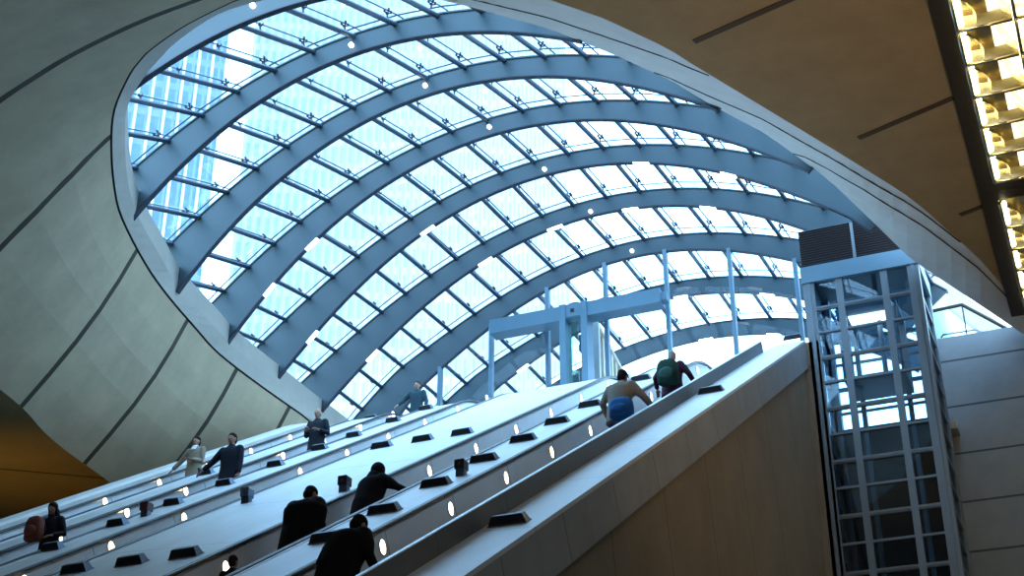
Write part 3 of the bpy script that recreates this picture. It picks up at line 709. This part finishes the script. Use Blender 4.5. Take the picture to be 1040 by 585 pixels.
# ------------------------------------------------------------------ towers outside
def facade_mat(name, wall, win, px, pz, fx, fz, rot):
    m = bpy.data.materials.new(name); n, l = nt(m); b = n['Principled BSDF']; b.inputs['Roughness'].default_value = .4
    tc = n.new('ShaderNodeTexCoord'); mp = n.new('ShaderNodeMapping'); mp.inputs['Rotation'].default_value = (0, 0, rot); l.new(tc.outputs['Object'], mp.inputs['Vector'])
    sx = n.new('ShaderNodeSeparateXYZ'); l.new(mp.outputs['Vector'], sx.inputs[0])
    def ma(op, a, bb):
        x = n.new('ShaderNodeMath'); x.operation = op
        for i, q in enumerate((a, bb)):
            if isinstance(q, (int, float)): x.inputs[i].default_value = q
            elif q is not None: l.new(q, x.inputs[i])
        return x.outputs[0]
    a = ma('LESS_THAN', ma('FRACT', ma('DIVIDE', ma('ADD', sx.outputs['X'], 1000*px), px), None), fx)
    c = ma('LESS_THAN', ma('FRACT', ma('DIVIDE', ma('ADD', sx.outputs['Z'], 1000*pz), pz), None), fz)
    k = ma('MULTIPLY', a, c); mx = n.new('ShaderNodeMix'); mx.data_type = 'RGBA'; l.new(k, mx.inputs['Factor']); mx.inputs[6].default_value = (*wall, 1); mx.inputs[7].default_value = (*win, 1)
    l.new(mx.outputs[2], b.inputs['Base Color']); return m
def tower(name, label, xl_px, xr_px, ypx, dist, depth, hgt, mat, fins=None, top=None):
    """a block whose near face stands square to the view towards it"""
    ra, rb = ray(xl_px, ypx), ray(xr_px, ypx); ha = Vector((ra.x, ra.y, 0)).normalized()*dist; hb = Vector((rb.x, rb.y, 0)).normalized()*dist
    ex = (hb-ha); w = ex.length; ex.normalize(); ey = Vector((-ex.y, ex.x, 0)); c = (ha+hb)/2
    t = thing(name, label, 'tower', (c.x, c.y, -ZO)); t.rotation_euler.z = math.atan2(ex.y, ex.x)
    mb = MB(); mb.box((-w/2, 0, 0), (w/2, depth, hgt)); mb.box((-w/2+2, 2, hgt), (w/2-2, depth-2, hgt+6)); mb.build('tower_body', mat, t, local=True)
    if fins:
        mb = MB(); nf = int(w/fins[0])
        for j in range(nf+1): x = -w/2+w*j/nf; mb.box((x-fins[1]/2, -fins[2], 0), (x+fins[1]/2, .02, hgt))
        mb.build('facade_fin', fins[3], t, local=True)
    return t
finm = M('fin_white', (.85, .88, .9), .5)
tower('office_tower', 'blue glass office tower with white fins beyond the left of the canopy', 20, 227, 90, 120, 40, 230, facade_mat('tower_glass', (.24, .36, .50), (.13, .26, .44), 1.25, 3.4, .8, .78, 0), (1.25, .26, .35, finm))
tower('office_tower', 'pale striped office tower filling the middle of the canopy', 252, 574, 110, 170, 45, 330, facade_mat('tower_pale', (.86, .84, .82), (.56, .66, .72), 1.15, 3.9, .52, .72, 0), (1.15, .34, .25, finm))

# ------------------------------------------------------------------ people
def remesh(mb, name, mat, voxel, parent, sm=3):
    me = bpy.data.meshes.new('tmp'); me.from_pydata([tuple(p) for p in mb.v], [], mb.f); me.update()
    o = bpy.data.objects.new('tmp', me); C.objects.link(o)
    r = o.modifiers.new('r', 'REMESH'); r.mode = 'VOXEL'; r.voxel_size = voxel
    s = o.modifiers.new('s', 'SMOOTH'); s.factor = .5; s.iterations = sm
    dg = bpy.context.evaluated_depsgraph_get(); m2 = bpy.data.meshes.new_from_object(o.evaluated_get(dg)); m2.name = name
    bpy.data.objects.remove(o); bpy.data.meshes.remove(me)
    m2.materials.clear(); m2.materials.append(mat)
    for p in m2.polygons: p.use_smooth = True
    q = bpy.data.objects.new(name, m2); C.objects.link(q); q.parent = parent
    return q
skin = M('skin', (.40, .215, .15), .55, noise=.06, nscale=14)
shoe = M('shoe_leather', (.015, .013, .012), .4)
eye_m = M('eye_dark', (.02, .015, .012), .3); lip_m = M('lips', (.28, .09, .08), .5)
def cloth(name, c, nz=.12): return M(name, c, .9, noise=nz, nscale=9, bump=.15, spec=.2)
def ik(a, b, l1, l2, pole):
    d = b-a; L = min(d.length, (l1+l2)*.995); u = d.normalized(); x = (l1*l1-l2*l2+L*L)/(2*L); h = math.sqrt(max(0, l1*l1-x*x))
    pl = (pole-u*pole.dot(u)).normalized(); return a+u*x+pl*h, a+u*L
def person(label, loc, face, height, lean=0, head=0, turn=0, hands=None, coat=(.01,.01,.012), trousers=(.012,.012,.016), hair=(.012,.01,.01), hem=.62, bulk=1.0, hood=False, bald=False, collar=None, longhair=False, knee=0, group='people on the escalators'):
    sc = height/1.75
    t = thing('person', label, 'person', loc, group); t.rotation_euler.z = face; t.scale = (sc, sc, sc)
    hip = Vector((0, 0, .93)); R = Matrix.Rotation(-lean, 3, 'X')
    def U(p): return hip+R@(Vector(p)-hip)
    nk = U((0, .0, 1.50)); RH = Matrix.Rotation(-(lean+head), 3, 'X')@Matrix.Rotation(turn, 3, 'Z')
    def Hd(p): return nk+RH@(Vector(p)-Vector((0, 0, 1.50)))
    hands = hands or {}
    body = MB(); ct = MB(); tr = MB(); sh = MB()
    # trunk
    def ringset(mb, spec, tf=U, n=18):
        mb.loft([[tf((math.cos(2*PI*k/n)*rx, cy+math.sin(2*PI*k/n)*ry, z)) for k in range(n)] for z, rx, ry, cy in spec])
    ringset(body, [(.84,.15,.11,0),(.95,.165,.12,0),(1.08,.145,.105,0),(1.25,.165,.115,.005),(1.38,.18,.11,0),(1.45,.12,.085,0),(1.50,.06,.06,0)])
    B = bulk
    ringset(ct, [(.96,.195*B,.15*B,0),(1.08,.185*B,.145*B,0),(1.25,.20*B,.15*B,0),(1.36,.215*B,.14*B,-.005),(1.43,.185*B,.115*B,-.01),(1.49,.085,.08,-.005),(1.52,.075,.075,0)])
    skirt = [(hem,.215*B,.18*B,0),(.80,.205*B,.165*B,0),(.99,.195*B,.15*B,0)]
    ct.loft([[(Vector((math.cos(2*PI*k/18)*rx, cy+math.sin(2*PI*k/18)*ry, z)) if z < .9 else U((math.cos(2*PI*k/18)*rx, cy+math.sin(2*PI*k/18)*ry, z))) for k in range(18)] for z, rx, ry, cy in skirt])
    # neck and head
    body.tube([U((0, -.005, 1.44)), Hd((0, .005, 1.57))], [.058, .052], 12)
    body.ell(Hd((0, .015, 1.645)), (.076, .096, .112), 18, RH)
    body.ell(Hd((0, .055, 1.585)), (.052, .052, .05), 12, RH)
    body.tube([Hd((0, .105, 1.655)), Hd((0, .128, 1.625)), Hd((0, .10, 1.615))], [.010, .016, .012], 8)
    for sx in (-1, 1): body.ell(Hd((sx*.077, .005, 1.635)), (.012, .022, .032), 10, RH)
    for sx in (-1, 1):
        e = MB(); e.ell(Hd((sx*.032, .103, 1.652)), (.012, .008, .008), 8, RH); e.build('eye', eye_m, t, local=True, smooth=True)
    e = MB(); e.ell(Hd((0, .104, 1.587)), (.024, .008, .007), 8, RH); e.build('mouth', lip_m, t, local=True, smooth=True)
    # legs
    for sx in (-1, 1):
        h0 = Vector((sx*.09, 0, .90)); an = Vector((sx*.10, sx*.05*knee, .09+(.2*knee if sx > 0 else 0))); kn = Vector((sx*.10, .04+.12*knee*(sx > 0), .50+.08*knee*(sx > 0)))
        body.tube([h0, (h0+kn)/2, kn, (kn+an)/2+Vector((0,-.02,0)), an], [.088, .075, .056, .056, .038], 12); body.ell(an+Vector((0, .07, -.05)), (.045, .125, .038), 12)
        tr.tube([h0+Vector((0,0,.05)), (h0+kn)/2, kn, an+Vector((0,0,-.03))], [.115, .10, .082, .075], 14)
        sh.ell(an+Vector((0, .065, -.045)), (.052, .145, .046), 14); sh.ell(an+Vector((0, -.03, -.055)), (.045, .06, .036), 10)
    # arms, hands with five fingers
    for sx, key in ((-1, 'L'), (1, 'R')):
        s0 = U((sx*.185, -.005, 1.42)); tgt = hands.get(key); tgt = Vector(tgt) if tgt else U((sx*.27, .06, .86))
        el, wr = ik(s0, tgt, .30, .26, Vector((sx*.5, -.8, -.3)))
        body.tube([s0, (s0+el)/2, el, wr], [.054, .048, .040, .028], 12); body.ell(s0, (.058, .058, .058), 12)
        ct.tube([s0, (s0+el)/2, el, el+(wr-el)*.93], [.080*B, .072*B, .062, .050], 12); ct.ell(s0, (.082*B, .082*B, .074*B), 12)
        f = (wr-el).normalized(); side = f.cross(Vector((0, 0, 1)));
        if side.length < .2: side = Vector((0, 1, 0))
        side.normalize(); pn_ = side.cross(f).normalized()
        if pn_.z > 0: pn_ = -pn_
        pc = wr+f*.05; rot = Matrix((side, f, pn_)).transposed(); body.ell(pc, (.042, .055, .017), 12, rot)
        for j, (ln, off) in enumerate(((.068, -.033), (.078, -.011), (.073, .011), (.056, .032))):
            a = wr+f*.092+side*off; pts = [a-f*.03]; dd = f.copy()
            for q in range(3):
                pts.append(pts[-1]+dd*(ln*(.55, .38, .30)[q]+(.03 if q == 0 else 0))); dd = (dd*.80+pn_*.60).normalized()
            body.tube(pts, [.0105, .010, .0092, .008], 8)
        a = wr+f*.03-side*sx*.035; body.tube([a, a-side*sx*.03+f*.03+pn_*.01, a-side*sx*.03+f*.06+pn_*.03], [.013, .011, .009], 8)
    remesh(body, 'body', skin, .0095, t, 2)
    remesh(ct, 'coat', cloth('coat_cloth', coat), .015, t, 4)
    remesh(tr, 'trousers', cloth('trouser_cloth', trousers), .016, t, 3)
    remesh(sh, 'shoes', shoe, .012, t, 2)
    if not bald:
        hm = cloth('hood_cloth', coat) if hood else M('hair', hair, .8, noise=.2, nscale=40, spec=.12)
        mb = MB()
        if hood:
            mb.ell(Hd((0, -.02, 1.655)), (.112, .125, .14), 18, RH); mb.tube([Hd((0, -.04, 1.56)), U((0, -.03, 1.44))], [.10, .13], 14); remesh(mb, 'hood', hm, .012, t)
        else:
            mb.ell(Hd((0, -.004, 1.685)), (.086, .106, .094), 18, RH); mb.ell(Hd((0, -.035, 1.62)), (.08, .075, .09), 14, RH)
            if longhair: mb.tube([Hd((0, -.05, 1.62)), Hd((0, -.07, 1.50)), Hd((0, -.08, 1.40))], [.085, .085, .06], 12); mb.tube([Hd((.07, .0, 1.66)), Hd((.085, -.0, 1.50))], [.03, .03], 8); mb.tube([Hd((-.07, .0, 1.66)), Hd((-.085, -.0, 1.50))], [.03, .03], 8)
            remesh(mb, 'hair', hm, .010, t)
    if collar:
        mb = MB(); ringset(mb, [(1.40, .07, .03, .12), (1.50, .066, .04, .06), (1.535, .064, .064, .005)]); remesh(mb, 'shirt_collar', cloth('shirt_cloth', collar, .03), .010, t)
    return t
def stand(i, head_px, dx=0):
    """feet of someone on escalator i whose head top appears at head_px; also the height"""
    X = sum(CH[i])/2+dx; p = onX(*head_px, X); y, z = tread(i, p.y)
    return Vector((X, y, z)), p
def put(i, head_px, ratio, dx=0, lean=0, head=0, face=0):
    """feet and height of someone on escalator i; a bowed head reaches forward of the feet"""
    X = sum(CH[i])/2+dx; p = onX(*head_px, X); reach = .62*math.sin(lean)+.16*math.sin(lean+head)
    y, z = tread(i, p.y-reach*math.cos(face)); f = Vector((X+reach*math.sin(face), y, z))
    top = .93+.57*math.cos(lean)+.25*math.cos(lean+head)+.04
    return f, (p.z-f.z)/min(1, top/1.75)
UPW, DOWN = 0.0, PI
f, h = put(4, (197, 442), 1.0)
person('person in a tan coat and white collar on the far left escalator', f, DOWN, h, hands={'L': (-.05, .22, 1.12), 'R': (.55, .10, .95)}, coat=(.30, .25, .19), trousers=(.02,.02,.03), hair=(.02,.014,.01), collar=(.75,.78,.8), hem=.60)
f, h = put(3, (240, 443), 1.0)
person('person in a dark suit stretching an arm to the handrail, left of centre', f, DOWN, h, hands={'R': (.60, .12, .98), 'L': (-.26, .08, .84)}, coat=(.016,.02,.035), hem=.72, bulk=1.1)
f, h = put(3, (61, 514), .97)
pr = person('person with dark hair clutching a reddish bag, lowest on the left', f, DOWN, h, head=.25, hands={'R': (.05, .24, 1.10), 'L': (-.20, .20, 1.05)}, coat=(.016,.018,.028), hem=.62, longhair=True)
def bag(name, label, cat, loc, rot, sz, col, mat2=None):
    t = thing(name, label, cat, loc); t.rotation_euler.z = rot
    mb = MB(); mb.loft([[Vector((math.copysign(abs(math.cos(2*PI*k/20))**.6, math.cos(2*PI*k/20))*sz[0]*a, math.copysign(abs(math.sin(2*PI*k/20))**.6, math.sin(2*PI*k/20))*sz[1]*a, z*sz[2])) for k in range(20)] for z, a in ((0, .8), (.06, .97), (.5, 1.0), (.8, .93), (.95, .7), (1, .35))])
    mb.build('bag_body', cloth('bag_cloth', col, .15), t, local=True, smooth=True)
    for sx in (-1, 1):
        mb = MB(); mb.tube([(sx*sz[0]*.5, sz[1]*.8, sz[2]*.15), (sx*sz[0]*.62, sz[1]*1.5, sz[2]*.55), (sx*sz[0]*.5, sz[1]*.9, sz[2]*.95)], .02, 6); mb.build('strap', mt['black'], t, local=True)
    mb = MB(); mb.loft([[Vector((math.cos(2*PI*k/16)*sz[0]*.7*a, -sz[1]*.95-(b*.05), sz[2]*.36+math.sin(2*PI*k/16)*sz[2]*.24*a)) for k in range(16)] for b, a in ((0, 1), (.7, .95), (1, .6))]); mb.build('pocket', cloth('pocket_cloth', mat2 or col, .15), t, local=True, smooth=True)
    return t
bag('shoulder_bag', 'reddish-brown bag held by the dark-haired person at lower left', 'bag', f+Vector((-.10, -.31, .88)), 0, (.17, .10, .44), (.20, .07, .055))
f, h = put(3, (325, 417), 1.0)
person('bald person in a dark jacket below the arch feet', f, DOWN, h, bald=True, hands={'L': (-.16, .22, 1.15), 'R': (.14, .24, 1.18)}, coat=(.02,.028,.04), hem=.70, bulk=1.05)
X = -17.0; p = onX(424, 388, X); hh = 1.74
f = Vector((X, 33.6, 15.16)); p = onY(424, 388, 33.6); f = Vector((p.x, 33.6, 15.16)); hh = p.z-f.z
person('person in an open teal jacket at the head of the left escalators', f, DOWN+.15, hh, hands={'R': (.50, .18, 1.02), 'L': (-.30, .10, .9)}, coat=(.03,.065,.085), hair=(.05,.03,.02), hem=.75)
f, h = put(1, (386, 471), 1, -.1, .32, .1, -.35)
person('person in a hooded dark coat leaning on the handrail, centre', f, UPW-.35, h, lean=.32, head=.1, hands={'R': (.62, .42, 1.12), 'L': (-.25, .32, .95)}, coat=(.012,.012,.016), hood=True, hem=.45, bulk=1.38)
f, h = put(1, (316, 493), 1, -.05, .16, .32, -.1)
person('broad person in a long black coat seen from behind', f, UPW-.1, h, lean=.16, head=.32, turn=-.2, hands={'L': (-.36, .05, .86), 'R': (.36, .08, .86)}, coat=(.007,.007,.008), hem=.38, bulk=1.6)
f, h = put(0, (371, 526), 1, -.02, .42, .18, -.25)
person('stooping person in black nearest the lights, bottom centre', f, UPW-.25, h, lean=.42, head=.18, hands={'R': (.36, .30, .90), 'L': (-.36, .22, .92)}, coat=(.007,.007,.008), hem=.45, bulk=1.42)
f, h = put(1, (243, 568), 1.0)
person('person of whom only the dark head shows at the bottom edge', f, UPW, h, coat=(.012,.012,.014), hair=(.03,.02,.015))
f, h = put(0, (633, 377), 1, .05, .22, .1, -.15)
person('person in a beige jacket leaning forward with a blue bag behind', f, UPW-.15, h, lean=.22, head=.1, hands={'R': (.46, .32, 1.02), 'L': (-.30, .2, .95)}, coat=(.27,.25,.22), trousers=(.05,.10,.24), hem=.72, bulk=1.1, knee=1)
bag('duffel_bag', 'bright blue bag slung on the beige-jacketed person', 'bag', f+Vector((.16, -.33, .80)), 0, (.23, .15, .40), (.03, .16, .42))
f, h = put(0, (684, 360), 1, .0, .1, 0, -.1)
person('grey-haired person in a plum coat carrying a dark green rucksack', f, UPW-.1, h, lean=.1, hands={'R': (.42, .22, 1.0), 'L': (-.40, .15, 1.0)}, coat=(.06,.02,.045), hair=(.34,.36,.38), hem=.70, bulk=1.15)
bag('rucksack', 'dark green rucksack on the back of the grey-haired person', 'rucksack', f+Vector((.02, -.36, .88)), 0, (.24, .14, .58), (.02, .07, .06), (.05, .13, .12))

# ------------------------------------------------------------------ light
w = bpy.data.worlds.new('sky'); bpy.context.scene.world = w; n, l = nt(w); bg = n['Background']
tc = n.new('ShaderNodeTexCoord'); sx = n.new('ShaderNodeSeparateXYZ'); l.new(tc.outputs['Generated'], sx.inputs[0])
rp = n.new('ShaderNodeValToRGB'); rp.color_ramp.elements[0].position = .46; rp.color_ramp.elements[0].color = (.22, .25, .30, 1); rp.color_ramp.elements[1].position = .52; rp.color_ramp.elements[1].color = (.46, .78, 1.12, 1)
ma_ = n.new('ShaderNodeMath'); ma_.operation = 'MULTIPLY_ADD'; ma_.inputs[1].default_value = .5; ma_.inputs[2].default_value = .5; l.new(sx.outputs['Z'], ma_.inputs[0]); l.new(ma_.outputs[0], rp.inputs['Fac'])
l.new(rp.outputs['Color'], bg.inputs['Color']); bg.inputs['Strength'].default_value = 6.2
def lamp(name, kind, loc, tgt, col, power, size=1, spot=1.2, blend=.8):
    d = bpy.data.lights.new(name, kind); d.color = col; d.energy = power
    if kind == 'SPOT': d.spot_size = spot; d.spot_blend = blend; d.shadow_soft_size = size
    if kind == 'AREA': d.size = size
    o = bpy.data.objects.new(name, d); C.objects.link(o); o.location = Vector(loc)+Vector((0,0,ZO)); o.rotation_euler = (Vector(tgt)-Vector(loc)).to_track_quat('-Z', 'Y').to_euler(); return o
lamp('concourse_uplight', 'SPOT', (3, 14, .5), (-2, 26, 17.5), (1, .62, .24), 3000, .4, 1.35, 1)
lamp('side_uplight', 'SPOT', (-25.8, 26, 8.6), (-25.6, 27.6, 13.4), (1, .60, .11), 150, .3, 1.5, 1)
lamp('hall_fill', 'AREA', (2, 2, 15), (-4, 20, 4), (.95, .95, 1), 260, 5)  # unseen fill lamp added to brighten the right walls and the shell

sc = bpy.context.scene
sc.view_settings.view_transform = 'Standard'; sc.view_settings.look = 'None'; sc.view_settings.exposure = 0; sc.view_settings.gamma = 1
sc.view_settings.use_curve_mapping = False
sc.cycles.use_denoising = True
sc.cycles.max_bounces = 10; sc.cycles.transparent_max_bounces = 24; sc.cycles.diffuse_bounces = 5
